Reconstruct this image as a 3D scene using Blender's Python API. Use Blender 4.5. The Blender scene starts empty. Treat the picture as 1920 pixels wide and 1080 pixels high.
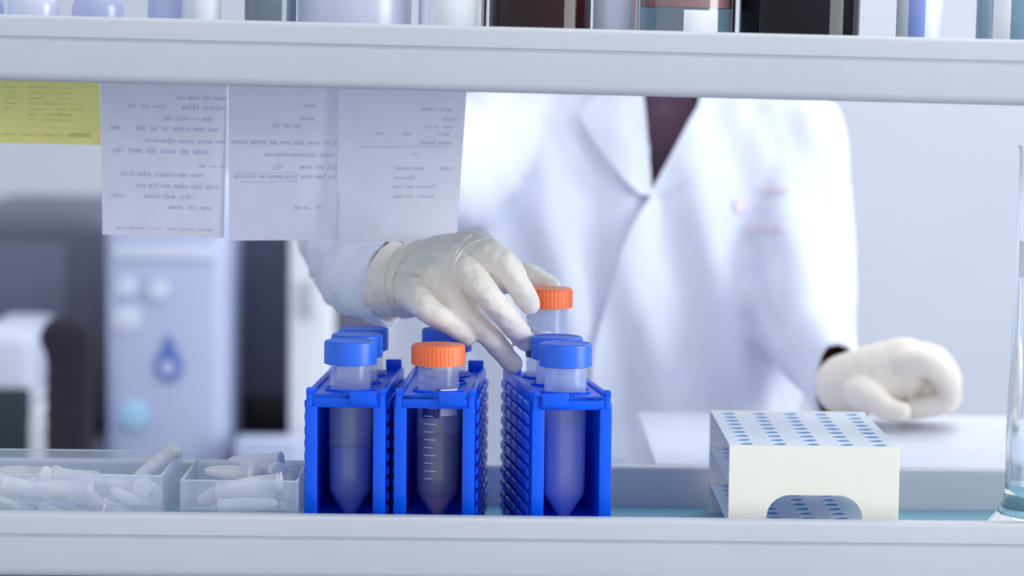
import bpy, bmesh, math, random
from mathutils import Vector, Matrix, noise
from mathutils.bvhtree import BVHTree

S = bpy.context.scene
C = S.collection
PI = math.pi

# ------------------------------------------------------------------ camera
F = 5000.0                       # focal length in pixels of the 1920 frame
CAM = Vector((0.0, -1.72, 0.325))
PITCH = math.atan(440 / F)
ROLL = math.radians(0.62)
cd = bpy.data.cameras.new('camera')
cam = bpy.data.objects.new('camera', cd)
C.objects.link(cam)
cd.sensor_width = 36.0
cd.lens = F / 1920 * 36.0
cd.clip_start = 0.05
cd.dof.use_dof = True
cd.dof.focus_distance = 1.775
cd.dof.aperture_fstop = 4.0
MCAM = (Matrix.Rotation(PI / 2 - PITCH, 4, 'X') @ Matrix.Rotation(ROLL, 4, 'Z'))
cam.matrix_world = Matrix.Translation(CAM) @ MCAM
S.camera = cam
R3 = MCAM.to_3x3()


def P(px, py, d):
    """pixel of the 1920x1080 frame -> point at horizontal distance d from the camera"""
    v = R3 @ Vector(((px - 960) / F, -(py - 540) / F, -1.0))
    return CAM + v * (d / v.y)


def to_px(p):
    q = R3.transposed() @ (Vector(p) - CAM)
    return 960 + F * q.x / -q.z, 540 - F * q.y / -q.z


# ------------------------------------------------------------------ light
S.view_settings.view_transform = 'Standard'
S.view_settings.look = 'None'
S.view_settings.exposure = 0.25
S.view_settings.gamma = 1.0
S.view_settings.use_curve_mapping = False
w = bpy.data.worlds.new('room_light')
S.world = w
w.use_nodes = True
w.node_tree.nodes['Background'].inputs[0].default_value = (0.85, 0.905, 1.0, 1)
w.node_tree.nodes['Background'].inputs[1].default_value = 0.82


def area(name, loc, target, sx, sy, power, col):
    l = bpy.data.lights.new(name, 'AREA')
    l.shape = 'RECTANGLE'
    l.size, l.size_y = sx, sy
    l.energy = power
    l.color = col
    o = bpy.data.objects.new(name, l)
    C.objects.link(o)
    o.location = loc
    o.rotation_euler = (Vector(target) - Vector(loc)).to_track_quat('-Z', 'Y').to_euler()
    return o


area('window_light', (2.3, -0.75, 0.62), (0.1, 0.2, 0.15), 1.3, 1.9, 56, (0.93, 0.96, 1.0))
area('ceiling_panel_light', (0.5, 0.3, 1.75), (0.4, 0.3, 0), 1.3, 0.7, 7, (0.95, 0.97, 1.0))
area('ceiling_panel_light_back', (1.2, 1.9, 1.75), (1.2, 1.9, 0), 1.3, 0.7, 20, (0.95, 0.97, 1.0))

S.cycles.transparent_max_bounces = 32
S.cycles.max_bounces = 16
S.cycles.diffuse_bounces = 8
S.cycles.transmission_bounces = 16

# ------------------------------------------------------------------ materials


def srgb(r, g, b):
    f = lambda c: (c / 255 / 12.92) if c / 255 <= 0.04045 else ((c / 255 + 0.055) / 1.055) ** 2.4
    return (f(r), f(g), f(b), 1)


def mat(name, col, rough=0.5, var=0.04, scale=30, bump=0.0, bscale=None, metal=0.0, sss=0.0,
        coat=0.0, spec=0.5, stretch=None):
    m = bpy.data.materials.new(name)
    m.use_nodes = True
    nt = m.node_tree
    b = nt.nodes['Principled BSDF']
    tc = nt.nodes.new('ShaderNodeTexCoord')
    src = tc.outputs['Object']
    if stretch:
        mp = nt.nodes.new('ShaderNodeMapping')
        mp.inputs['Scale'].default_value = stretch
        nt.links.new(src, mp.inputs[0])
        src = mp.outputs[0]
    n = nt.nodes.new('ShaderNodeTexNoise')
    n.inputs['Scale'].default_value = scale
    n.inputs['Detail'].default_value = 4
    nt.links.new(src, n.inputs['Vector'])
    r = nt.nodes.new('ShaderNodeValToRGB')
    r.color_ramp.elements[0].position = 0.3
    r.color_ramp.elements[1].position = 0.7
    r.color_ramp.elements[0].color = tuple(c * (1 - var) for c in col[:3]) + (1,)
    r.color_ramp.elements[1].color = tuple(min(1, c * (1 + var)) for c in col[:3]) + (1,)
    nt.links.new(n.outputs[0], r.inputs[0])
    nt.links.new(r.outputs[0], b.inputs['Base Color'])
    b.inputs['Roughness'].default_value = rough
    b.inputs['Metallic'].default_value = metal
    b.inputs['Specular IOR Level'].default_value = spec
    b.inputs['Coat Weight'].default_value = coat
    if sss:
        b.inputs['Subsurface Weight'].default_value = sss
        b.inputs['Subsurface Radius'].default_value = (0.004, 0.004, 0.004)
        b.inputs['Subsurface Scale'].default_value = 1.0
    if bump:
        n2 = nt.nodes.new('ShaderNodeTexNoise')
        n2.inputs['Scale'].default_value = bscale or scale
        n2.inputs['Detail'].default_value = 5
        nt.links.new(src, n2.inputs['Vector'])
        bp = nt.nodes.new('ShaderNodeBump')
        bp.inputs['Strength'].default_value = bump
        bp.inputs['Distance'].default_value = 0.002
        nt.links.new(n2.outputs[0], bp.inputs['Height'])
        nt.links.new(bp.outputs[0], b.inputs['Normal'])
    return m


def clear(name, col, body=0.3, rough=0.15, transl=0.5, tcol=(1, 1, 1, 1), var=0.03, gloss=0.05):
    """translucent plastic: see-through share plus a milky body that scatters light"""
    m = mat(name, col, rough, var, 60)
    nt = m.node_tree
    b = nt.nodes['Principled BSDF']
    out = nt.nodes['Material Output']
    tl = nt.nodes.new('ShaderNodeBsdfTranslucent')
    tl.inputs[0].default_value = col
    mx = nt.nodes.new('ShaderNodeMixShader')
    mx.inputs[0].default_value = transl
    nt.links.new(b.outputs[0], mx.inputs[1])
    nt.links.new(tl.outputs[0], mx.inputs[2])
    tr = nt.nodes.new('ShaderNodeBsdfTransparent')
    tr.inputs[0].default_value = tcol
    m2 = nt.nodes.new('ShaderNodeMixShader')
    m2.inputs[0].default_value = body
    nt.links.new(tr.outputs[0], m2.inputs[1])
    nt.links.new(mx.outputs[0], m2.inputs[2])
    # glossy skin
    gl = nt.nodes.new('ShaderNodeBsdfGlossy')
    gl.inputs['Roughness'].default_value = rough
    m3 = nt.nodes.new('ShaderNodeMixShader')
    m3.inputs[0].default_value = gloss
    nt.links.new(m2.outputs[0], m3.inputs[1])
    nt.links.new(gl.outputs[0], m3.inputs[2])
    nt.links.new(m3.outputs[0], out.inputs[0])
    return m


def glass(name, col=(0.95, 0.98, 1, 1), rough=0.0, ior=1.45):
    m = mat(name, col, rough, 0.01, 20)
    b = m.node_tree.nodes['Principled BSDF']
    b.inputs['Transmission Weight'].default_value = 1.0
    b.inputs['IOR'].default_value = ior
    return m


M = {}
M['shelf'] = mat('shelf_laminate', srgb(192, 196, 202), 0.42, 0.02, 12, 0.05, 300)
M['shelf_floor'] = mat('shelf_liner', srgb(120, 172, 190), 0.35, 0.05, 18)
M['post'] = mat('post_metal', srgb(190, 195, 205), 0.35, 0.03, 30)
M['rack_blue'] = mat('rack_blue', srgb(0, 88, 230), 0.3, 0.04, 40, spec=0.3)
M['cap_blue'] = mat('cap_blue', srgb(30, 104, 228), 0.4, 0.04, 60, sss=0.05)
M['cap_orange'] = mat('cap_orange', srgb(255, 118, 62), 0.38, 0.03, 60, sss=0.1)
M['tube'] = clear('tube_plastic', srgb(226, 236, 255), 0.17, 0.2, 0.5, gloss=0.022)
M['tube_milky'] = clear('tube_plastic_milky', srgb(214, 228, 255), 0.34, 0.25, 0.5, gloss=0.022)
M['liq_blue'] = clear('liquid_blue', srgb(40, 112, 214), 0.8, 0.1, 0.6, gloss=0.015)
M['liq_dark'] = clear('liquid_indigo', srgb(64, 50, 116), 0.78, 0.1, 0.4, gloss=0.015)
M['liq_pink'] = clear('pellet_pink', srgb(214, 116, 140), 0.8, 0.3, 0.5)
M['liq_pale'] = clear('liquid_pale', srgb(126, 164, 248), 0.65, 0.2, 0.6, gloss=0.015)
M['white_print'] = mat('white_print', srgb(235, 235, 245), 0.6, 0.02, 50)
M['grey_print'] = mat('grey_print', srgb(120, 126, 160), 0.6, 0.05, 50)
M['navy_print'] = mat('navy_print', srgb(30, 42, 130), 0.5, 0.05, 50)
M['violet_print'] = mat('violet_print', srgb(78, 60, 150), 0.5, 0.05, 50)
M['rack_white'] = mat('rack_white', srgb(234, 232, 219), 0.45, 0.015, 30, sss=0.15)
M['rack_plate'] = clear('rack_plate', srgb(246, 249, 253), 1.0, 0.35, 0.25, gloss=0.02)
M['rack_cyan'] = clear('rack_cyan', srgb(0, 184, 240), 1.0, 0.5, 0.45, gloss=0.0)
M['box'] = clear('box_plastic', srgb(220, 230, 246), 0.26, 0.12, 0.5)
M['box_rim'] = clear('box_rim_plastic', srgb(232, 240, 250), 0.6, 0.12, 0.5)
M['micro'] = clear('microtube_plastic', srgb(250, 251, 254), 0.7, 0.3, 0.4)
M['glove'] = mat('latex_glove', srgb(238, 229, 216), 0.55, 0.03, 40, 0.45, 110, sss=0.12)
M['glove_bead'] = mat('latex_bead', srgb(224, 212, 180), 0.5, 0.04, 40, sss=0.1)
M['coat'] = mat('coat_cotton', srgb(226, 230, 243), 0.85, 0.015, 20, 0.25, 60, spec=0.1)
M['seam'] = mat('coat_seam', srgb(190, 198, 226), 0.9, 0.03, 60, spec=0.1)
M['shirt'] = mat('shirt_cloth', srgb(92, 72, 88), 0.9, 0.08, 60, 0.3, 200, spec=0.1)
M['skin'] = mat('skin', srgb(176, 122, 108), 0.55, 0.05, 50, 0.1, 300, sss=0.1)
M['hair'] = mat('hair', srgb(36, 28, 26), 0.5, 0.2, 80, 0.5, 200)
M['trousers'] = mat('trousers', srgb(54, 58, 78), 0.85, 0.08, 60)
M['shoe'] = mat('shoe', srgb(230, 230, 232), 0.5, 0.03, 40)
M['eye'] = mat('eye', srgb(240, 240, 240), 0.2, 0.01, 40)
M['iris'] = mat('iris', srgb(40, 26, 18), 0.2, 0.05, 60)
M['lip'] = mat('lips', srgb(170, 96, 92), 0.5, 0.05, 60)
M['stitch'] = mat('embroidery', srgb(238, 216, 228), 0.8, 0.1, 150)
M['paper'] = clear('paper_white', srgb(244, 244, 250), 0.97, 0.8, 0.45, gloss=0.0)
M['paper_y'] = clear('paper_yellow', srgb(252, 246, 178), 0.97, 0.8, 0.45, gloss=0.0)
M['ink'] = mat('ink_blue', srgb(190, 192, 216), 0.8, 0.1, 200)
M['ink_g'] = mat('ink_green', srgb(212, 208, 134), 0.8, 0.1, 200)
M['ink_dg'] = mat('ink_dark_green', srgb(120, 146, 92), 0.8, 0.1, 200)
M['tape'] = clear('tape', srgb(230, 230, 240), 0.25, 0.1, 0.5)
M['glass'] = glass('clear_glass')
M['bench'] = mat('bench_white', srgb(222, 224, 238), 0.4, 0.02, 10)
M['wall'] = mat('wall_paint', srgb(198, 204, 214), 0.8, 0.02, 4)
M['floor'] = mat('floor_vinyl', srgb(150, 152, 165), 0.5, 0.06, 6)
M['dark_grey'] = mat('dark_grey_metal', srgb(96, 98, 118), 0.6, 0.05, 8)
M['mid_grey'] = mat('mid_grey_metal', srgb(112, 114, 136), 0.6, 0.06, 8)
M['black'] = mat('black_plastic', srgb(24, 22, 30), 0.5, 0.1, 20)
M['chair_fabric'] = mat('chair_fabric', srgb(44, 38, 50), 0.9, 0.15, 80, 0.3, 200)
M['green'] = mat('dark_green_plastic', srgb(24, 52, 54), 0.5, 0.08, 20)
M['carboy'] = mat('white_machine', srgb(190, 200, 228), 0.5, 0.03, 6)
M['carboy_l'] = mat('white_machine_light', srgb(216, 222, 240), 0.5, 0.03, 10)
M['logo_blue'] = mat('logo_blue', srgb(96, 122, 192), 0.5, 0.05, 40)
M['lamp_blue'] = mat('indicator_blue', srgb(170, 212, 240), 0.4, 0.05, 40)
M['white_plastic'] = mat('white_plastic', srgb(232, 234, 240), 0.45, 0.02, 30, sss=0.1)
M['lav_plastic'] = clear('lavender_plastic', srgb(204, 208, 236), 0.75, 0.25, 0.5)
M['milk_plastic'] = clear('milky_plastic', srgb(236, 238, 250), 0.85, 0.25, 0.5)
M['amber'] = mat('amber_glass', srgb(40, 12, 16), 0.05, 0.1, 10, spec=0.3)
M['blackglass'] = mat('dark_glass', srgb(12, 12, 22), 0.05, 0.1, 10, spec=0.25)
M['cyan_liq'] = clear('cyan_liquid', srgb(120, 190, 220), 0.6, 0.1, 0.5)
M['pink_liq'] = mat('pink_band', srgb(196, 140, 140), 0.5, 0.05, 30)
M['teal_liq'] = clear('teal_liquid', srgb(120, 150, 176), 0.6, 0.1, 0.5)
M['label'] = mat('label_paper', srgb(240, 240, 244), 0.7, 0.02, 40)
M['label_blue'] = mat('label_blue', srgb(140, 160, 226), 0.6, 0.03, 40)
M['cap_dark'] = mat('cap_dark', srgb(40, 44, 60), 0.5, 0.05, 40)
M['cap_bl2'] = mat('cap_screw_blue', srgb(50, 90, 170), 0.5, 0.05, 40)

# ------------------------------------------------------------------ mesh helpers


def obj(name, bm, m, parent=None, smooth=True, sharp=35):
    if isinstance(bm, bpy.types.Mesh):
        me = bm
    else:
        bmesh.ops.recalc_face_normals(bm, faces=bm.faces)
        me = bpy.data.meshes.new(name)
        bm.to_mesh(me)
        bm.free()
    if smooth:
        me.shade_smooth()
        me.set_sharp_from_angle(angle=math.radians(sharp))
    if not me.materials:
        me.materials.append(M[m])
    o = bpy.data.objects.new(name, me)
    C.objects.link(o)
    if parent:
        o.parent = parent
    return o


def tag(o, label, cat, group=None):
    o['label'] = label
    o['category'] = cat
    if group:
        o['group'] = group
    return o


def thing(name, label, cat, loc=(0, 0, 0), rotz=0.0, group=None):
    o = bpy.data.objects.new(name, None)
    C.objects.link(o)
    o.empty_display_size = 0.02
    o.location = loc
    o.rotation_euler = (0, 0, rotz)
    return tag(o, label, cat, group)


def struct(o):
    o['kind'] = 'structure'
    return o


def box(bm, x0, x1, y0, y1, z0, z1, bev=0.0, seg=2):
    r = bmesh.ops.create_cube(bm, size=1.0)
    vs = r['verts']
    for v in vs:
        v.co = Vector(((x0 + x1) / 2 + v.co.x * (x1 - x0), (y0 + y1) / 2 + v.co.y * (y1 - y0),
                       (z0 + z1) / 2 + v.co.z * (z1 - z0)))
    if bev > 0:
        es = list({e for v in vs for e in v.link_edges})
        bmesh.ops.bevel(bm, geom=es, offset=bev, segments=seg, affect='EDGES', profile=0.5)
    return bm


def B(x0, x1, y0, y1, z0, z1, bev=0.0, seg=2):
    return box(bmesh.new(), x0, x1, y0, y1, z0, z1, bev, seg)


def lathe(bm, prof, n=32, cx=0, cy=0, z0=0, cap0=True, cap1=True, rfun=None):
    rings = []
    for (r, z) in prof:
        ring = []
        for i in range(n):
            a = 2 * PI * i / n
            rr = r * (rfun(a, z) if rfun else 1)
            ring.append(bm.verts.new((cx + rr * math.cos(a), cy + rr * math.sin(a), z0 + z)))
        rings.append(ring)
    for a, b in zip(rings, rings[1:]):
        for i in range(n):
            j = (i + 1) % n
            bm.faces.new((a[i], a[j], b[j], b[i]))
    if cap0:
        bm.faces.new(rings[0][::-1])
    if cap1:
        bm.faces.new(rings[-1])
    return bm


def L(prof, n=32, **k):
    return lathe(bmesh.new(), prof, n, **k)


def shell(prof, t, n=32):
    """thin-walled vessel, open at the top, closed at the bottom"""
    inner = [(max(r - t, 0.0006), z + (t if i == 0 else 0)) for i, (r, z) in enumerate(prof)]
    return L(list(prof) + inner[::-1], n)


def tube(bm, pts, r, n=8, closed=False):
    pts = [Vector(p) for p in pts]
    k = len(pts)
    rings = []
    up = None
    for i, p in enumerate(pts):
        if closed:
            t = pts[(i + 1) % k] - pts[i - 1]
        else:
            t = pts[min(i + 1, k - 1)] - pts[max(i - 1, 0)]
        t.normalize()
        if up is None:
            up = t.orthogonal().normalized()
        up = (up - t * up.dot(t)).normalized()
        s = t.cross(up)
        rr = r[i] if isinstance(r, (list, tuple)) else r
        rings.append([bm.verts.new(p + (up * math.cos(2 * PI * q / n) + s * math.sin(2 * PI * q / n)) * rr)
                      for q in range(n)])
    m = k if closed else k - 1
    for i in range(m):
        a, b = rings[i], rings[(i + 1) % k]
        for q in range(n):
            bm.faces.new((a[q], a[(q + 1) % n], b[(q + 1) % n], b[q]))
    if not closed:
        bm.faces.new(rings[0][::-1])
        bm.faces.new(rings[-1])
    return bm


def prism_x(prof, x0, x1):
    """extrude a (y, z) outline along x"""
    bm = bmesh.new()
    a = [bm.verts.new((x0, y, z)) for y, z in prof]
    b = [bm.verts.new((x1, y, z)) for y, z in prof]
    n = len(prof)
    for i in range(n):
        bm.faces.new((a[i], a[(i + 1) % n], b[(i + 1) % n], b[i]))
    bm.faces.new(a)
    bm.faces.new(b[::-1])
    return bm


def ring_cell(bm, x0, x1, y0, y1, z0, z1, cx, cy, inner, n=24):
    """plate cell with a hole; inner(angle) -> radius. plate lies in xy from z0 to z1"""
    angs = [2 * PI * i / n for i in range(n)]
    for (qx, qy) in ((x0, y0), (x1, y0), (x1, y1), (x0, y1)):
        angs.append(math.atan2(qy - cy, qx - cx) % (2 * PI))
    angs = sorted(set(round(a, 6) for a in angs))
    o, i_ = [], []
    for a in angs:
        c, s = math.cos(a), math.sin(a)
        t = min(((x1 - cx) / c if c > 1e-9 else (x0 - cx) / c if c < -1e-9 else 1e9),
                ((y1 - cy) / s if s > 1e-9 else (y0 - cy) / s if s < -1e-9 else 1e9))
        o.append((cx + c * t, cy + s * t))
        r = inner(a)
        i_.append((cx + c * r, cy + s * r))
    mk = lambda pts, z: [bm.verts.new((x, y, z)) for x, y in pts]
    ot, it, ob, ib = mk(o, z1), mk(i_, z1), mk(o, z0), mk(i_, z0)
    k = len(angs)
    for a in range(k):
        b = (a + 1) % k
        bm.faces.new((ot[a], ot[b], it[b], it[a]))
        bm.faces.new((ob[b], ob[a], ib[a], ib[b]))
        bm.faces.new((it[a], it[b], ib[b], ib[a]))
        bm.faces.new((ob[a], ob[b], ot[b], ot[a]))
    return bm


def smooth_pts(pts, per=6):
    """Catmull-Rom through tuples of any length"""
    out = []
    n = len(pts)
    for i in range(n - 1):
        p0, p1, p2, p3 = pts[max(i - 1, 0)], pts[i], pts[i + 1], pts[min(i + 2, n - 1)]
        for s in range(per):
            t = s / per
            out.append(tuple(0.5 * (2 * b + (c - a) * t + (2 * a - 5 * b + 4 * c - d) * t * t +
                                    (3 * b - 3 * c + d - a) * t ** 3) for a, b, c, d in zip(p0, p1, p2, p3)))
    out.append(tuple(pts[-1]))
    return out


def chain(bm, pts, per=8, sub=2, flat=None):
    """sphere chain along (x,y,z,r) control points; flat = (axis, factor) squashes every sphere"""
    q = smooth_pts(pts, per)
    last = None
    for (x, y, z, r) in q:
        p = Vector((x, y, z))
        if last is not None and (p - last).length < 0.22 * r and (x, y, z, r) != q[-1]:
            continue
        last = p
        mtx = Matrix.Translation(p)
        if flat:
            mtx = mtx @ Matrix.Scale(flat[1], 4, flat[0])
        mtx = mtx @ Matrix.Scale(r, 4)
        bmesh.ops.create_icosphere(bm, subdivisions=sub, radius=1.0, matrix=mtx)
    return bm


def px_chain(pts):
    """(px, py, distance, radius in mm) -> (x, y, z, r)"""
    out = []
    for a, b, d, r in pts:
        p = P(a, b, d)
        out.append((p.x, p.y, p.z, r / 1000))
    return out


def remesh(bm, voxel, smooth_it=4, fac=0.5):
    me = bpy.data.meshes.new('tmp')
    bm.to_mesh(me)
    bm.free()
    o = bpy.data.objects.new('tmp', me)
    C.objects.link(o)
    m = o.modifiers.new('r', 'REMESH')
    m.mode = 'VOXEL'
    m.voxel_size = voxel
    s = o.modifiers.new('s', 'SMOOTH')
    s.factor = fac
    s.iterations = smooth_it
    dg = bpy.context.evaluated_depsgraph_get()
    res = bpy.data.meshes.new_from_object(o.evaluated_get(dg))
    bpy.data.objects.remove(o)
    bpy.data.meshes.remove(me)
    res.materials.clear()
    return res


def copy_tree(o, parent=None):
    c = o.copy()
    C.objects.link(c)
    c.parent = parent
    for ch in o.children:
        copy_tree(ch, c)
    return c


# ------------------------------------------------------------------ room
FZ = -1.02
struct(obj('floor', B(-4, 4, -3.2, 4.1, FZ - 0.05, FZ), 'floor', smooth=False))
struct(obj('wall_back', B(-4, 4, 3.0, 3.1, FZ, 1.9), 'wall', smooth=False))
struct(obj('baseboard_back', B(-4, 4, 2.985, 3.0, FZ, FZ + 0.1, 0.003), 'bench', smooth=False))

# ------------------------------------------------------------------ bench shelf unit
shelf = thing('bench_shelf', 'grey two-tier laboratory shelf unit with raised grooved edges', 'shelf', (0, 0, FZ))
YF = 1.685 - 1.72
YB = 1.905 - 1.72
LIP = 0.029
XS = 0.86


def lip_profile(y0, s):
    """edge strip: rounded top, thin groove, rounded foot; s=+1 front lip (face at y0), -1 back lip"""
    pts = []
    t = 0.013
    top, bot = LIP, -0.0125
    r = 0.003
    for k in range(5):
        a = PI / 2 * k / 4
        pts.append((r - r * math.cos(a), top - r + r * math.sin(a)))
    for k in range(5):
        a = PI / 2 * (1 - k / 4)
        pts.append((t - r + r * math.cos(a), top - r + r * math.sin(a)))
    pts += [(t, bot)]
    r = 0.006
    for k in range(5):
        a = PI / 2 * k / 4
        pts.append((r - r * math.sin(a), bot + r - r * math.cos(a)))
    g = 0.0145
    pts += [(0, g - 0.0012), (0.0016, g - 0.0007), (0.0016, g + 0.0007), (0, g + 0.0012)]
    return [(y0 + s * a, b) for a, b in pts]


SKEW = 0.0142        # the upper tier hangs a little lower on the right
UZ = 0.3125          # floor height of the upper tray


def tray(z, tilt):
    def put(o):
        o.location = (0, 0, z - FZ)
        o.rotation_euler = (0, tilt, 0)
        return o
    put(obj('shelf_panel', B(-XS, XS, YF + 0.0131, YB - 0.0001, -0.008, 0.0, 0), 'shelf_floor', shelf, False))
    put(obj('front_lip', prism_x(lip_profile(YF, 1), -XS, XS), 'shelf', shelf))
    put(obj('back_lip', prism_x(lip_profile(YB + 0.013, -1), -XS, XS), 'shelf', shelf))


tray(0.0, 0)
tray(UZ, SKEW)
for sx in (-1, 1):
    x0 = sx * (XS + 0.012)
    obj('upright', B(x0 - 0.012, x0 + 0.012, YF + 0.03, YB - 0.02, 0, 0.95 - FZ, 0.003), 'post', shelf)

# ------------------------------------------------------------------ 50 ml tubes
TL = 0.1015          # body length below the cap
TPROF = [(0.0035, 0), (0.0046, 0.0012), (0.0128, 0.0145), (0.0136, 0.017), (0.0139, 0.03), (0.0141, TL)]


def tube_r(z):
    for (r0, z0), (r1, z1) in zip(TPROF, TPROF[1:]):
        if z0 <= z <= z1:
            return r0 + (r1 - r0) * (z - z0) / (z1 - z0)
    return TPROF[-1][0]


def liquid(z0, z1, inset=0.0016):
    zs = [z for r, z in TPROF if z0 < z < z1]
    prof = [(max(tube_r(z) - inset, 0.001), z) for z in [z0] + zs + [z1]]
    return L(prof, 28)


def arc_patch(r, a0, a1, z0, z1, t=0.0003, n=10):
    bm = bmesh.new()
    cols = []
    for i in range(n + 1):
        a = a0 + (a1 - a0) * i / n
        c, s = math.cos(a), math.sin(a)
        cols.append([bm.verts.new((c * q, s * q, z)) for q, z in ((r, z0), (r + t, z0), (r + t, z1), (r, z1))])
    for a, b in zip(cols, cols[1:]):
        for q in range(4):
            bm.faces.new((a[q], a[(q + 1) % 4], b[(q + 1) % 4], b[q]))
    bm.faces.new(cols[0])
    bm.faces.new(cols[-1][::-1])
    return bm


def join_into(dst, src):
    me = bpy.data.meshes.new('t')
    src.to_mesh(me)
    src.free()
    dst.from_mesh(me)
    bpy.data.meshes.remove(me)


def ribbed_cap(bm_r=0.0172, h=0.0135, ribs=40, amp=0.035):
    rf = lambda a, z: 1 + (amp * (0.5 + 0.5 * math.cos(a * ribs)) if 0.001 < z < h - 0.0014 else 0.5 * amp)
    n = ribs * 4
    return L([(bm_r * 0.9, 0), (bm_r, 0.0002), (bm_r, 0.0012), (bm_r, h - 0.0016), (bm_r * 0.985, h - 0.0006),
              (bm_r * 0.94, h), (bm_r * 0.5, h - 0.0002)], n, rfun=rf)


def smooth_cap(r=0.0174, h=0.0155):
    return L([(r * 0.95, 0), (r, 0.0004), (r, h - 0.0022), (r * 0.985, h - 0.0008), (r * 0.94, h - 0.0001),
              (r * 0.86, h), (r * 0.80, h - 0.0005), (r * 0.4, h - 0.0006)], 48)


def conical_tube(label, cap, contents, group, plastic='tube', print_=False, rot=0.0):
    t = thing('centrifuge_tube', label, 'tube', group=group)
    body = obj('tube_body', shell(TPROF, 0.0010), plastic, t)
    if cap == 'orange':
        c = obj('screw_cap', ribbed_cap(), 'cap_orange', t)
    else:
        c = obj('screw_cap', smooth_cap(), 'cap_blue', t)
    c.location.z = TL - 0.001
    for (z0, z1, m, nm) in contents:
        obj(nm, liquid(z0, z1), m, t)
    if print_:
        bm = bmesh.new()
        bm2 = bmesh.new()
        for k in range(15):
            z = 0.026 + k * 0.0052
            join_into(bm if z > 0.084 else bm2, arc_patch(tube_r(z) + 0.0002, rot - PI / 2 - 0.62, rot - PI / 2 - (0.02 if k % 2 else 0.2), z, z + 0.0004))
        obj('graduation_marks', bm, 'grey_print', body)
        obj('graduation_marks', bm2, 'white_print', body)
        obj('label_patch', arc_patch(tube_r(0.05) + 0.0002, rot - PI / 2 - 0.75, rot - PI / 2 + 0.10, 0.0665, 0.0790), 'navy_print', body)
        obj('label_stripe', arc_patch(tube_r(0.05) + 0.0002, rot - PI / 2 - 0.03, rot - PI / 2 + 0.10, 0.0792, 0.0862), 'violet_print', body)
        obj('writing_patch', arc_patch(tube_r(0.05) + 0.0002, rot - PI / 2 + 0.16, rot - PI / 2 + 1.1, 0.068, 0.0855), 'white_print', body)
    return t


# ------------------------------------------------------------------ blue tube racks
RW, RL, RH = 0.0515, 0.142, 0.1045
HOLES = [0.0285, 0.0695, 0.1105]


def blue_rack(label, loc, rotz, tab_side):
    k = thing('tube_rack', label, 'rack', loc, rotz, 'blue tube racks')
    # top plate with three holes
    bm = bmesh.new()
    z1, z0 = RH - 0.002, RH - 0.0105
    hw = RW / 2 - 0.0042
    edges = [0.0, 0.049, 0.090, RL]
    for i, hy in enumerate(HOLES):
        ring_cell(bm, -hw, hw, edges[i], edges[i + 1], z0 + (0 if i == 99 else 0.006), z1, 0, hy, lambda a: 0.0152, 32)
    box(bm, -hw, hw, 0.0, 0.003, z0, z1, 0.0006)
    box(bm, -hw, hw, RL - 0.003, RL, z0, z1, 0.0006)
    plate = obj('top_plate', bm, 'rack_blue', k)
    for hy in HOLES:
        bm = bmesh.new()
        lathe(bm, [(0.0152, -0.004), (0.0168, -0.004), (0.0168, 0.0012), (0.0160, 0.0016), (0.0152, 0.0012)], 32,
              cy=hy, z0=z1, cap0=False, cap1=False)
        obj('hole_collar', bm, 'rack_blue', plate)
    # base
    obj('base_plate', B(-hw, hw, 0.0, RL, 0.010, 0.0185, 0.001), 'rack_blue', k)
    obj('back_panel', B(-hw, hw, RL - 0.0028, RL - 0.0002, 0.0186, RH - 0.0106, 0.0005), 'rack_blue', k)
    # side walls with rows of raised ribs outside
    for s in (-1, 1):
        bm = bmesh.new()
        a, b = s * (RW / 2 - 0.0042), s * RW / 2
        box(bm, min(a, b), max(a, b), -0.0005, RL + 0.0005, 0, RH, 0.0012)
        # front flange, a little wider than the wall
        f0, f1 = s * (RW / 2 - 0.0075), s * (RW / 2 + 0.0006)
        box(bm, min(f0, f1), max(f0, f1), -0.0016, 0.0016, 0, RH - 0.0095, 0.0008)
        # rounded horn on the front and back corner
        box(bm, min(a, b), max(a, b), -0.0012, 0.006, RH - 0.002, RH + 0.0022, 0.001)
        wall = obj('side_wall', bm, 'rack_blue', k)
        bm = bmesh.new()
        for r in range(11):
            for c in range(5):
                y0 = 0.008 + c * 0.0262
                z = 0.006 + r * 0.0086
                box(bm, min(b, b + s * 0.0022), max(b, b + s * 0.0022), y0, y0 + 0.0225, z, z + 0.0058, 0.0009, 1)
        obj('grip_ribs', bm, 'rack_blue', wall)
    # latch tabs front and back
    x = tab_side * 0.0115
    obj('latch_tab', B(x - 0.0088, x + 0.0088, -0.0032, -0.0002, RH - 0.0085, RH + 0.0008, 0.0008), 'rack_blue', k)
    for s in (-1, 1):
        obj('end_tab', B(s * 0.0185 - 0.0055, s * 0.0185 + 0.0055, RL - 0.0035, RL + 0.0005, RH - 0.002, RH + 0.0055, 0.0008), 'rack_blue', k)
    return k


def front_at(px, d):
    p = P(px, 900, d)
    return Vector((p.x, p.y, 0.0))


racks = [
    blue_rack('blue plastic tube rack at the left, holding three blue-capped tubes', front_at(647, 1.722), math.radians(-2.7), 1),
    blue_rack('blue plastic tube rack in the middle, with an orange-capped tube in front', front_at(814, 1.722), math.radians(-2.5), 1),
    blue_rack('blue plastic tube rack under the gloved hand, its ribbed side turned to view', front_at(1071, 1.722), math.radians(8.2), -1),
]


def put_tube(t, rack, hole, z=0.0192, lean=(0, 0), dx=0.0):
    p = Matrix.Rotation(rack.rotation_euler.z, 4, 'Z') @ Vector((dx, HOLES[hole], 0))
    t.location = rack.location + p + Vector((0, 0, z))
    t.rotation_euler = (lean[0], lean[1], 0)


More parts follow.
